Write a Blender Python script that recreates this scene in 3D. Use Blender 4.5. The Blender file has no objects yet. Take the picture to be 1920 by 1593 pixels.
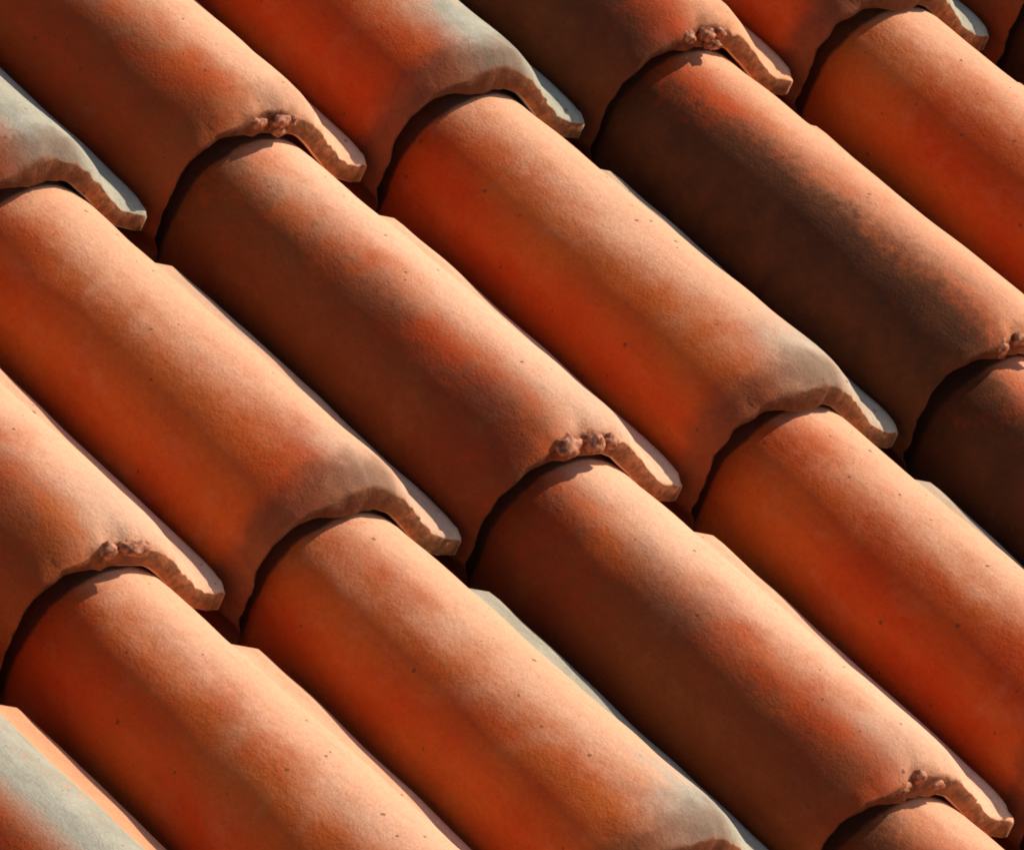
import bpy, math, random
import numpy as np
from mathutils import Matrix, Vector, noise

scene = bpy.context.scene
P = 0.22                       # tile pitch across the slope (m)
Q = 1.80076 * P                # exposed length of a tile
STEP = 0.1108 * P              # each course drops this much below the one above
PITCH = math.radians(26.4)     # roof slope
EAVES_Z = 4.2

# ------------------------------------------------------------------ camera, sky, sun, exposure
ROOF_M = Matrix.Translation((0, 0, EAVES_Z)) @ Matrix.Rotation(PITCH, 4, 'X')   # roof frame: x across, y up the slope, z off the slope
CAM_R = np.array([[0.7474, -0.5948, 0.2961], [0.1740, 0.6054, 0.7767], [-0.6412, -0.5289, 0.5560]])
CAM_T = np.array([-1.22917635, 0.73899529, -34.9710490])
cam_pos = -CAM_R.T @ CAM_T * P
m = Matrix(((CAM_R[0][0], CAM_R[1][0], CAM_R[2][0], cam_pos[0]),
            (CAM_R[0][1], CAM_R[1][1], CAM_R[2][1], cam_pos[1]),
            (CAM_R[0][2], CAM_R[1][2], CAM_R[2][2], cam_pos[2]), (0, 0, 0, 1)))
cam_data = bpy.data.cameras.new('camera')
cam = bpy.data.objects.new('camera', cam_data)
scene.collection.objects.link(cam)
cm = ROOF_M @ m
loc, rot, _ = cm.decompose()
cam.location = loc
cam.rotation_mode = 'QUATERNION'
cam.rotation_quaternion = rot
cam_data.sensor_width = 36.0
cam_data.lens = 36.0 * 19323.0 / 1920.0
cam_data.clip_start = 0.1
cam_data.clip_end = 5000
scene.camera = cam

SUN_LOCAL = Vector((0.755, 0.03, 0.64)).normalized()      # towards the sun, in the roof frame
sun_dir = (ROOF_M.to_3x3() @ SUN_LOCAL).normalized()
sun_elev = math.asin(sun_dir.z)
sun_az = math.atan2(sun_dir.x, sun_dir.y)
world = bpy.data.worlds.new('World')
scene.world = world
world.use_nodes = True
nt = world.node_tree
bg = nt.nodes['Background']
sky = nt.nodes.new('ShaderNodeTexSky')
sky.sky_type = 'NISHITA'
sky.sun_disc = False
sky.sun_elevation = sun_elev
sky.sun_rotation = sun_az
nt.links.new(sky.outputs[0], bg.inputs['Color'])
bg.inputs['Strength'].default_value = 0.11
sun_data = bpy.data.lights.new('sun', 'SUN')
sun_data.energy = 4.8
sun_data.angle = math.radians(0.5)
sun_data.color = (1.0, 0.89, 0.74)
sun = bpy.data.objects.new('sun', sun_data)
sun.rotation_mode = 'QUATERNION'
sun.rotation_quaternion = sun_dir.to_track_quat('Z', 'Y')
sun.location = (6, 6, 12)
scene.collection.objects.link(sun)
scene.view_settings.view_transform = 'Standard'
scene.view_settings.look = 'None'
scene.view_settings.exposure = 0.12
scene.view_settings.gamma = 1.0
scene.view_settings.use_curve_mapping = False
scene.cycles.max_bounces = 12
scene.cycles.diffuse_bounces = 8
scene.cycles.filter_width = 1.9

# ------------------------------------------------------------------ helpers
def link(o, parent=None):
    scene.collection.objects.link(o)
    if parent is not None:
        o.parent = parent
    return o

class NT:
    def __init__(self, name):
        self.m = bpy.data.materials.new(name)
        self.m.use_nodes = True
        self.t = self.m.node_tree
        self.bsdf = self.t.nodes['Principled BSDF']
    def n(self, kind, **kw):
        x = self.t.nodes.new(kind)
        for k, v in kw.items():
            setattr(x, k, v)
        return x
    def put(self, sock, v):
        if v is None:
            return
        if hasattr(v, 'is_output'):
            self.t.links.new(v, sock)
        else:
            sock.default_value = v
    def math(self, op, a, b=None, c=None, clamp=False):
        x = self.n('ShaderNodeMath', operation=op, use_clamp=clamp)
        self.put(x.inputs[0], a); self.put(x.inputs[1], b); self.put(x.inputs[2], c)
        return x.outputs[0]
    def ramp(self, v, lo, hi):
        x = self.n('ShaderNodeMapRange', interpolation_type='SMOOTHSTEP')
        self.put(x.inputs['Value'], v)
        x.inputs['From Min'].default_value = lo; x.inputs['From Max'].default_value = hi
        return x.outputs['Result']
    def mix(self, f, a, b):
        x = self.n('ShaderNodeMix', data_type='RGBA')
        self.put(x.inputs[0], f); self.put(x.inputs[6], a); self.put(x.inputs[7], b)
        return x.outputs[2]
    def noise(self, vec, scale, detail=4.0, w=None, rough=0.55, dist=0.0):
        x = self.n('ShaderNodeTexNoise', noise_dimensions='4D')
        self.put(x.inputs['Vector'], vec)
        x.inputs['Scale'].default_value = scale
        x.inputs['Detail'].default_value = detail
        x.inputs['Roughness'].default_value = rough
        x.inputs['Distortion'].default_value = dist
        self.put(x.inputs['W'], w)
        return x.outputs['Fac']
    def attr(self, name):
        return self.n('ShaderNodeAttribute', attribute_type='OBJECT', attribute_name=name).outputs['Fac']

def rgb(r, g, b):
    return (r, g, b, 1.0)

def terracotta():
    k = NT('terracotta')
    tc = k.n('ShaderNodeTexCoord').outputs['Object']
    rnd = k.math('MULTIPLY', k.n('ShaderNodeObjectInfo').outputs['Random'], 60.0)
    sep = k.n('ShaderNodeSeparateXYZ'); k.put(sep.inputs[0], tc)
    x = k.math('DIVIDE', sep.outputs[0], P); y = k.math('DIVIDE', sep.outputs[1], P); z = k.math('DIVIDE', sep.outputs[2], P)
    stretch = k.n('ShaderNodeMapping'); k.put(stretch.inputs['Vector'], tc); stretch.inputs['Scale'].default_value = (1.0, 0.45, 1.0)
    sv = stretch.outputs[0]
    n_big = k.noise(sv, 11.0, 3.0, rnd)
    n_mid = k.noise(tc, 34.0, 5.0, k.math('ADD', rnd, 7.0), 0.6, 0.4)
    n_fine = k.noise(tc, 150.0, 4.0, k.math('ADD', rnd, 3.0), 0.65)
    n_grain = k.noise(tc, 420.0, 3.0, k.math('ADD', rnd, 31.0), 0.7)
    drag = k.n('ShaderNodeMapping'); k.put(drag.inputs['Vector'], tc); drag.inputs['Scale'].default_value = (1.0, 0.06, 1.0)
    n_drag = k.noise(drag.outputs[0], 160.0, 3.0, rnd, 0.6)
    n_streak = k.noise(sv, 26.0, 4.0, k.math('ADD', rnd, 19.0), 0.6)
    # fired clay: red body with orange clouds
    c = k.mix(k.ramp(n_big, 0.38, 0.66), rgb(0.48, 0.048, 0.004), rgb(0.54, 0.100, 0.012))
    crown = k.ramp(k.math('ADD', x, k.math('MULTIPLY', k.math('SUBTRACT', n_big, 0.5), 0.35)), -0.82, -0.28)  # orange and bloom follow the sunlit side, so its light is in the colour
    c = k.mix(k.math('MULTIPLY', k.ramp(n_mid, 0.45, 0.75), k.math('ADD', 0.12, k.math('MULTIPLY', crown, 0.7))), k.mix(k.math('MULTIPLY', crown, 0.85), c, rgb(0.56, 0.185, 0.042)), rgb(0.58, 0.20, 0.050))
    # weathered bloom in clouds, also painting the sunlit side of the roll lighter
    bl = k.math('MULTIPLY', k.ramp(k.math('ADD', k.math('ADD', k.math('MULTIPLY', n_streak, 0.38), k.math('MULTIPLY', n_mid, 0.40)), k.math('MULTIPLY', crown, 0.76)), 0.40, 0.94), k.attr('bloom_and_sun'), clamp=True)
    # broken and cut ends: bare dirty clay, with their shade browned into the colour
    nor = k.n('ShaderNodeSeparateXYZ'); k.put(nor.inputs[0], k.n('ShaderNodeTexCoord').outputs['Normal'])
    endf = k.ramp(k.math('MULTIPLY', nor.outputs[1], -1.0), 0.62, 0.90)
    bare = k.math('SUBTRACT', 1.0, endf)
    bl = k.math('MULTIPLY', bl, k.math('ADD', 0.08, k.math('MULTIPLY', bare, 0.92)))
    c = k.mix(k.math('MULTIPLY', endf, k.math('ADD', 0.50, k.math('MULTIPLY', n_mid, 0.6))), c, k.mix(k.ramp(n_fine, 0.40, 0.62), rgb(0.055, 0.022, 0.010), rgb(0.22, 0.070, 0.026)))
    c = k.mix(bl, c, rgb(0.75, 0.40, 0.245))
    # brown grime band just above the lower lip
    gb = k.math('ADD', y, k.math('MULTIPLY', k.math('SUBTRACT', n_mid, 0.5), 0.22))
    gb = k.math('MULTIPLY', k.math('SUBTRACT', 1.0, k.ramp(gb, 0.06, 0.20)), k.attr('grime'), clamp=True)
    gb = k.math('MULTIPLY', gb, k.math('SUBTRACT', 1.0, k.ramp(x, -0.42, -0.28)))
    # grey lichen film by the lower lip and along the flange
    lipm = k.math('SUBTRACT', 1.0, k.ramp(y, 0.05, 0.75))
    fl = k.ramp(x, -0.34, -0.16)
    lich = k.math('ADD', k.math('MULTIPLY', lipm, 0.55), k.math('ADD', k.math('MULTIPLY', n_streak, 0.8), k.math('MULTIPLY', k.math('MULTIPLY', fl, k.attr('edge')), 0.42)))
    lich = k.math('ADD', lich, k.math('MULTIPLY', k.math('MAXIMUM', k.math('SUBTRACT', k.attr('lichen'), 1.0), 0.0), 0.5))
    lich = k.math('ADD', lich, k.math('MULTIPLY', k.math('SUBTRACT', n_fine, 0.5), 0.5))
    lich = k.math('MULTIPLY', k.math('MULTIPLY', k.ramp(lich, 0.62, 1.0), k.math('MULTIPLY', bare, k.ramp(x, -0.72, -0.45))), k.attr('lichen'), clamp=True)
    c = k.mix(lich, c, k.mix(n_mid, rgb(0.22, 0.20, 0.14), rgb(0.50, 0.46, 0.36)))
    c = k.mix(k.math('MULTIPLY', gb, 0.85), c, k.mix(n_mid, rgb(0.05, 0.022, 0.011), rgb(0.21, 0.072, 0.030)))
    # soot and dirt that has gathered low on the pan side
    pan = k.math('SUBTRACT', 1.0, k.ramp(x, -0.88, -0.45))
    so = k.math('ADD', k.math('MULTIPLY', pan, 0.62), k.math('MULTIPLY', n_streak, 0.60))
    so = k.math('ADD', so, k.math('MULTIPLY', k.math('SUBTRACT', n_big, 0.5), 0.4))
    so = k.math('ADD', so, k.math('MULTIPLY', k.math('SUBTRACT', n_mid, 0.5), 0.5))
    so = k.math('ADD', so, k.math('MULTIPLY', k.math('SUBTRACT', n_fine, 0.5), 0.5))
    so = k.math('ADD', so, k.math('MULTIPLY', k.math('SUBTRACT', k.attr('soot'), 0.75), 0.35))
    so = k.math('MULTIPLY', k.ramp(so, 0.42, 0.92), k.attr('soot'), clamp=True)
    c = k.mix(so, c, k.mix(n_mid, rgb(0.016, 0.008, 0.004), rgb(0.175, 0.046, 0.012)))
    # shade of the gap under the upper tile's lip, painted as a dark line
    gap_shade = k.ramp(k.math('ADD', y, k.math('MULTIPLY', k.math('SUBTRACT', n_mid, 0.5), 0.05)), Q / P + 0.014, Q / P + 0.034)
    c = k.mix(k.math('MULTIPLY', gap_shade, 0.85), c, rgb(0.035, 0.014, 0.008))
    # dark pits and pale grains
    pit = k.ramp(n_fine, 0.64, 0.74)
    c = k.mix(k.math('MULTIPLY', pit, 0.45), c, rgb(0.14, 0.05, 0.02))
    # sparse dark specks
    vs = k.n('ShaderNodeTexVoronoi', voronoi_dimensions='4D'); k.put(vs.inputs['Vector'], tc); k.put(vs.inputs['W'], rnd); vs.inputs['Scale'].default_value = 150.0
    vd = vs.outputs['Distance']; vr = k.n('ShaderNodeSeparateColor'); k.put(vr.inputs[0], vs.outputs['Color'])
    size = k.math('MULTIPLY', vr.outputs[1], 0.30)
    spot = k.math('LESS_THAN', k.math('ADD', vd, k.math('MULTIPLY', k.math('SUBTRACT', n_grain, 0.5), 0.25)), size)
    c = k.mix(k.math('MULTIPLY', k.math('MULTIPLY', spot, k.math('LESS_THAN', vr.outputs[0], 0.20)), 0.7), c, rgb(0.10, 0.040, 0.020))
    var = k.math('ADD', 0.45, k.math('MULTIPLY', n_grain, 0.50))
    var = k.math('ADD', var, k.math('MULTIPLY', n_fine, 0.44))
    var = k.math('ADD', var, k.math('MULTIPLY', n_drag, 0.18))
    sc = k.n('ShaderNodeVectorMath', operation='SCALE'); k.put(sc.inputs[0], c); k.put(sc.inputs['Scale'], var)
    c = sc.outputs[0]
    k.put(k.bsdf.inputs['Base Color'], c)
    k.put(k.bsdf.inputs['Roughness'], k.math('ADD', 0.72, k.math('MULTIPLY', n_mid, 0.25)))
    k.bsdf.inputs['Specular IOR Level'].default_value = 0.15
    b = k.n('ShaderNodeBump'); b.inputs['Strength'].default_value = 0.50; b.inputs['Distance'].default_value = 0.002
    hgt = k.math('ADD', k.math('MULTIPLY', n_mid, 1.0), k.math('ADD', k.math('MULTIPLY', n_fine, 0.6), k.math('ADD', k.math('MULTIPLY', n_grain, 0.75), k.math('MULTIPLY', n_drag, 0.3))))
    k.put(b.inputs['Height'], hgt)
    k.put(k.bsdf.inputs['Normal'], b.outputs[0])
    return k.m

def plain(name, c0, c1, scale, rough=0.9):
    k = NT(name)
    tc = k.n('ShaderNodeTexCoord').outputs['Object']
    n = k.noise(tc, scale, 5.0, 0.0)
    k.put(k.bsdf.inputs['Base Color'], k.mix(k.ramp(n, 0.35, 0.65), rgb(*c0), rgb(*c1)))
    k.bsdf.inputs['Roughness'].default_value = rough
    b = k.n('ShaderNodeBump'); b.inputs['Strength'].default_value = 0.5; b.inputs['Distance'].default_value = 0.003
    k.put(b.inputs['Height'], n); k.put(k.bsdf.inputs['Normal'], b.outputs[0])
    return k.m

CLAY = terracotta()
MORTAR = plain('pale_clay_mortar', (0.17, 0.034, 0.009), (0.56, 0.20, 0.080), 240.0, 0.7)
BOARD = plain('dark_roof_board', (0.030, 0.020, 0.014), (0.06, 0.04, 0.028), 18.0)
EARTH = plain('dry_earth', (0.16, 0.11, 0.07), (0.24, 0.17, 0.11), 0.8)

# ------------------------------------------------------------------ structure: ground, roof deck
def sheet(name, x0, x1, y0, y1, z0, z1, mat, parent=None):
    v = [(x, y, z) for z in (z0, z1) for y in (y0, y1) for x in (x0, x1)]
    f = [(0, 2, 3, 1), (4, 5, 7, 6), (0, 1, 5, 4), (2, 6, 7, 3), (0, 4, 6, 2), (1, 3, 7, 5)]
    me = bpy.data.meshes.new(name); me.from_pydata(v, [], f); me.materials.append(mat)
    return link(bpy.data.objects.new(name, me), parent)

g = sheet('ground', -400, 400, -400, 400, -0.2, 0.0, EARTH)
g['kind'] = 'structure'

COLS = range(-4, 9)
ROWS = range(-2, 5)
roof = link(bpy.data.objects.new('tiled_roof', None))
roof.matrix_world = ROOF_M
roof['label'] = 'sloping roof of weathered red clay barrel tiles in overlapping courses'
roof['category'] = 'roof'
roof['kind'] = 'thing'
TILE_LEN = Q + 0.30 * P
deck_tilt = -STEP / Q
sheet('roof_deck', (COLS[0] - 1.1) * P, (COLS[-1] + 0.1) * P, -ROWS[-1] * Q + 0.05, -ROWS[0] * Q + TILE_LEN, -0.55 * P - 0.03, -0.55 * P, BOARD, roof)

# ------------------------------------------------------------------ the clay tile
def arc(cx, cz, r, a0, a1, n):
    return [(cx + r * math.cos(math.radians(a0 + (a1 - a0) * i / (n - 1))), cz + r * math.sin(math.radians(a0 + (a1 - a0) * i / (n - 1)))) for i in range(n)]

def resample(pts, n):
    p = np.array(pts); d = np.r_[0, np.cumsum(np.linalg.norm(np.diff(p, axis=0), axis=1))]
    t = np.linspace(0, d[-1], n)
    return np.c_[np.interp(t, d, p[:, 0]), np.interp(t, d, p[:, 1])]

CX, CZ, RR = -0.53, -0.005, 0.315
prof = [(-1.030, -0.215), (-1.005, -0.235), (-0.970, -0.258), (-0.93, -0.26), (-0.885, -0.215), (-0.860, -0.13)] \
    + arc(CX, CZ, RR, 176, 52, 30) + [(-0.26, 0.175), (-0.185, 0.095), (-0.12, 0.036), (-0.075, 0.014), (-0.035, 0.005), (0.0, 0.0)]
NP = 64
OUT = resample(prof, NP)
OUT[:, 1] = np.where(OUT[:, 1] > 0.0, OUT[:, 1] * 0.91, OUT[:, 1])
for _ in range(6):
    OUT[1:-1] = 0.25 * OUT[:-2] + 0.5 * OUT[1:-1] + 0.25 * OUT[2:]
tan = np.gradient(OUT, axis=0); tan /= np.linalg.norm(tan, axis=1)[:, None]
NRM = np.c_[-tan[:, 1], tan[:, 0]]            # points outwards (up)
ANG = np.degrees(np.arctan2(OUT[:, 1] - CZ, OUT[:, 0] - CX))

def tile_mesh(name, seed, chipped):
    r = random.Random(seed)
    off = Vector((seed * 3.17, seed * 1.31, seed * 0.77))
    L = TILE_LEN / P
    ys = np.r_[0.0, 0.004, 0.012, 0.024, 0.040, 0.060, np.linspace(0.08, L - 0.03, 44), L - 0.01, L]
    rings = []
    for k, y in enumerate(ys):
        edge = {0: 0.74, 1: 0.89, 2: 0.97, 3: 0.995}.get(k, 1.0)
        if k == len(ys) - 1: edge = 0.7
        ring_o, ring_i = [], []
        for a in range(NP):
            px, pz = OUT[a]; nx, nz = NRM[a]
            # the flange is cut away at the head of the tile
            cut = 0.0
            if px > -0.2:
                head = 1.0 / (1.0 + math.exp(-(y - (Q / P - 0.17)) / 0.008))
                cut = head * min(1.0, (px + 0.2) / 0.12)
            px2 = px - 0.125 * cut; pz2 = pz + 0.020 * cut
            # the roll swells towards its lower lip, so that it rides over the head of the next tile
            ang = ANG[a] if ANG[a] > -10 else 180.0
            side = min(1.0, max(0.0, ang / 85.0)) ** 0.8
            if px < CX and pz < -0.15:
                side *= max(0.0, min(1.0, (pz + 0.255) / 0.09))
                side = side * side * (3 - 2 * side)
            swell = (0.072 + 0.026 * max(0.0, min(1.0, (ang - 110) / 50))) * side * max(0.0, 1.0 - y / (Q / P))
            crest = max(0.0, math.sin(math.radians(max(0.0, min(180.0, ANG[a]))))) ** 2
            thick = 0.052 - 0.018 * max(0.0, min(1.0, (ang - 110) / 50)) + 0.040 * crest + 0.075 * crest ** 2 * math.exp(-(max(y, 0) / 0.14) ** 2) + (0.020 + 0.030 * math.exp(-max(y, 0) / 0.25)) / (1.0 + math.exp(-(px + 0.34) / 0.03))
            w = 0.008 * noise.noise(Vector((px * 2.2, y * 1.3, pz * 2.2)) + off) + 0.006 * noise.noise(Vector((px * 7, y * 5, pz * 7)) + off)
            yy = y
            if y < 0.6:
                rag = 0.020 * noise.noise(Vector((a * 0.11, seed * 9.7, 0))) + 0.013 * noise.noise(Vector((a * 0.45, seed * 5.1, 2.0))) + 0.004 * noise.noise(Vector((a * 1.3, seed * 7.1, 4.0 + k)))
                if chipped and 45 < ANG[a] < 135:
                    g0 = math.exp(-abs((ANG[a] - 94) / 15.0) ** 2.6)
                    rag += 0.016 * g0 * (1.0 + 0.9 * noise.noise(Vector((a * 0.6, seed * 2.2, 5.0))))
                yy = y + rag * (1 - y / 0.6) ** 2
            worn = (0.024 + 0.040 * crest + 0.006 * max(0.0, min(1.0, (px + 0.5) / 0.2))) * math.exp(-(max(y, 0) / 0.055) ** 1.3)
            top = w + swell - worn + (0.010 * noise.noise(Vector((a * 0.8, y * 30, seed))) if y < 0.05 else 0.0) - (thick - worn) * 0.4 * (1 - edge)
            low = w + swell - thick + thick * 0.35 * (1 - edge)
            if chipped and y < 0.06 and 60 < ANG[a] < 128:      # broken edge, worn lower
                top -= 0.008 * (1 - y / 0.06) * (1 + noise.noise(Vector((a * 0.9, seed, 3.0))))
            ring_o.append((px2 + nx * top, yy, pz2 + nz * top))
            ring_i.append((px2 + nx * low, yy, pz2 + nz * low))
        rings.append(ring_o + ring_i[::-1])
    V = np.array(rings).reshape(-1, 3) * P
    M = 2 * NP
    F = []
    for k in range(len(ys) - 1):
        for a in range(M):
            b = (a + 1) % M
            F.append((k * M + a, k * M + b, (k + 1) * M + b, (k + 1) * M + a))
    e = (len(ys) - 1) * M
    for a in range(NP - 1):
        F.append((a + 1, a, M - 1 - a, M - 2 - a))
        F.append((e + a, e + a + 1, e + M - 2 - a, e + M - 1 - a))
    me = bpy.data.meshes.new(name)
    me.from_pydata(V.tolist(), [], F)
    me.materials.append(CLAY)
    me.polygons.foreach_set('use_smooth', [True] * len(me.polygons))
    me.update()
    return me

WHOLE = [tile_mesh('roof_tile', s, False) for s in range(1, 7)]
CHIPPED = [tile_mesh('roof_tile', s, True) for s in range(11, 16)]

def lump_mesh(name, sx, sy, sz, seed):
    nu, nv = 14, 9
    V = [(0, 0, sz)]
    for i in range(1, nv):
        for j in range(nu):
            th = math.pi * i / nv; ph = 2 * math.pi * j / nu
            d = Vector((math.sin(th) * math.cos(ph), math.sin(th) * math.sin(ph), math.cos(th)))
            k = 1 + 0.42 * noise.noise(d * 1.8 + Vector((seed * 4.1, 0, seed))) + 0.15 * noise.noise(d * 4.5 + Vector((0, seed * 2.3, seed)))
            V.append((d.x * sx * k, d.y * sy * k, d.z * sz * k))
    V.append((0, 0, -sz))
    F = [(0, 1 + j, 1 + (j + 1) % nu) for j in range(nu)]
    for i in range(nv - 2):
        for j in range(nu):
            a = 1 + i * nu + j; b = 1 + i * nu + (j + 1) % nu
            F.append((a, a + nu, b + nu, b))
    l = len(V) - 1
    F += [(l, l - nu + (j + 1) % nu, l - nu + j) for j in range(nu)]
    me = bpy.data.meshes.new(name); me.from_pydata(V, [], F); me.materials.append(MORTAR)
    me.polygons.foreach_set('use_smooth', [True] * len(me.polygons))
    return me

LUMPS = [lump_mesh('mortar_lump', a, b, c, n + 1) for n, (a, b, c) in enumerate(((0.0125, 0.010, 0.0070), (0.0090, 0.011, 0.0075), (0.0065, 0.012, 0.0050), (0.0110, 0.008, 0.0060), (0.0080, 0.008, 0.0090)))]

# per-tile weathering: (bloom, lichen, soot)
LOOK = {
    (0, 0): (0.6, 1.5, 0.30), (0, 1): (0.85, 0.1, 0.56), (0, 2): (0.7, 1.35, 0.1), (0, 3): (0.7, 0.0, 0.9), (0, 4): (0.5, 1.2, 0.1),
    (1, -1): (0.9, 0.25, 0.6), (1, 0): (0.8, 0.45, 0.05), (1, 1): (1.0, 0.25, 0.74), (1, 2): (0.85, 0.75, 0.05), (1, 3): (0.75, 0.0, 1.0), (1, 4): (0.8, 0.5, 0.05), (1, 5): (0.4, 0.3, 1.0),
    (2, -2): (0.6, 2.0, 0.62), (2, -1): (0.85, 0.1, 0.2), (2, 0): (0.85, 0.95, 0.05), (2, 1): (1.0, 0.1, 0.70), (2, 2): (0.85, 0.8, 0.05), (2, 3): (0.8, 0.2, 1.0),
}
TILE_LABEL = {
    (0, 0): 'roof tile with a grey lichened lower end at the left edge',
    (0, 2): 'roof tile with a grey lichened lip, left of the darkest column',
    (1, 3): 'sooty tile with a near black left flank and orange crown',
    (1, 1): 'brown stained tile with clay crumbs on its lip, in the middle of the roof',
    (1, -1): 'roof tile with clay crumbs on its lip, at the left edge',
    (2, 0): 'orange roof tile with a long pale grey right edge',
    (2, -2): 'grey mottled roof tile in the lower left corner',
}
EDGE = {(1, 0): 1.1, (2, 0): 1.6, (1, 2): 1.3, (2, 2): 1.3, (0, 0): 0.8, (0, 2): 1.0, (2, -2): -1.6, (0, 1): -0.3, (1, 1): -0.2, (2, -1): 0.3, (1, -1): 0.0}
rng = random.Random(4)
nc = nw = 0
for i in ROWS:
    for j in COLS:
        chipped = (j % 2 == 1)
        if chipped:
            me = CHIPPED[nc % len(CHIPPED)]; nc += 1
        else:
            me = WHOLE[nw % len(WHOLE)]; nw += 1
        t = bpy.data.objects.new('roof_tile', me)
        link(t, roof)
        t.location = (j * P + rng.uniform(-1, 1) * 0.0012, -i * Q + rng.uniform(-1, 1) * 0.0015, 0.0)
        t.rotation_euler = (-math.atan2(STEP, Q), rng.uniform(-1, 1) * 0.012, rng.uniform(-1, 1) * 0.006)
        bl, li, so = LOOK.get((i, j), (rng.uniform(0.6, 0.9), rng.uniform(0.0, 0.7), rng.uniform(0.5, 1.0) if chipped else rng.uniform(0.0, 0.2)))
        t['bloom_and_sun'] = bl; t['lichen'] = li; t['soot'] = so
        t['edge'] = EDGE.get((i, j), rng.uniform(-0.2, 0.6))
        t['grime'] = rng.uniform(0.0, 0.35) if chipped else rng.uniform(0.7, 1.0)
        if (i, j) in TILE_LABEL:
            t['label'] = TILE_LABEL[(i, j)]
        if chipped:
            spots = [(-0.605, 0.014, 0.258), (-0.525, 0.012, 0.266), (-0.445, 0.012, 0.242)]
            if rng.random() < 0.35:
                spots.append((rng.uniform(-0.60, -0.40), 0.0, 0.215))
            for lx, ly, lz in spots:
                o = bpy.data.objects.new('mortar_lump', LUMPS[rng.randrange(len(LUMPS))])
                link(o, t)
                o.location = ((lx + rng.uniform(-1, 1) * 0.022) * P, (ly + rng.uniform(-1, 1) * 0.015) * P, (lz + rng.uniform(-1, 1) * 0.014) * P)
                o.rotation_euler = (rng.uniform(-.5, .5), rng.uniform(-.5, .5), rng.uniform(-.6, .6))
                o.scale = [rng.uniform(0.65, 1.0)] * 3
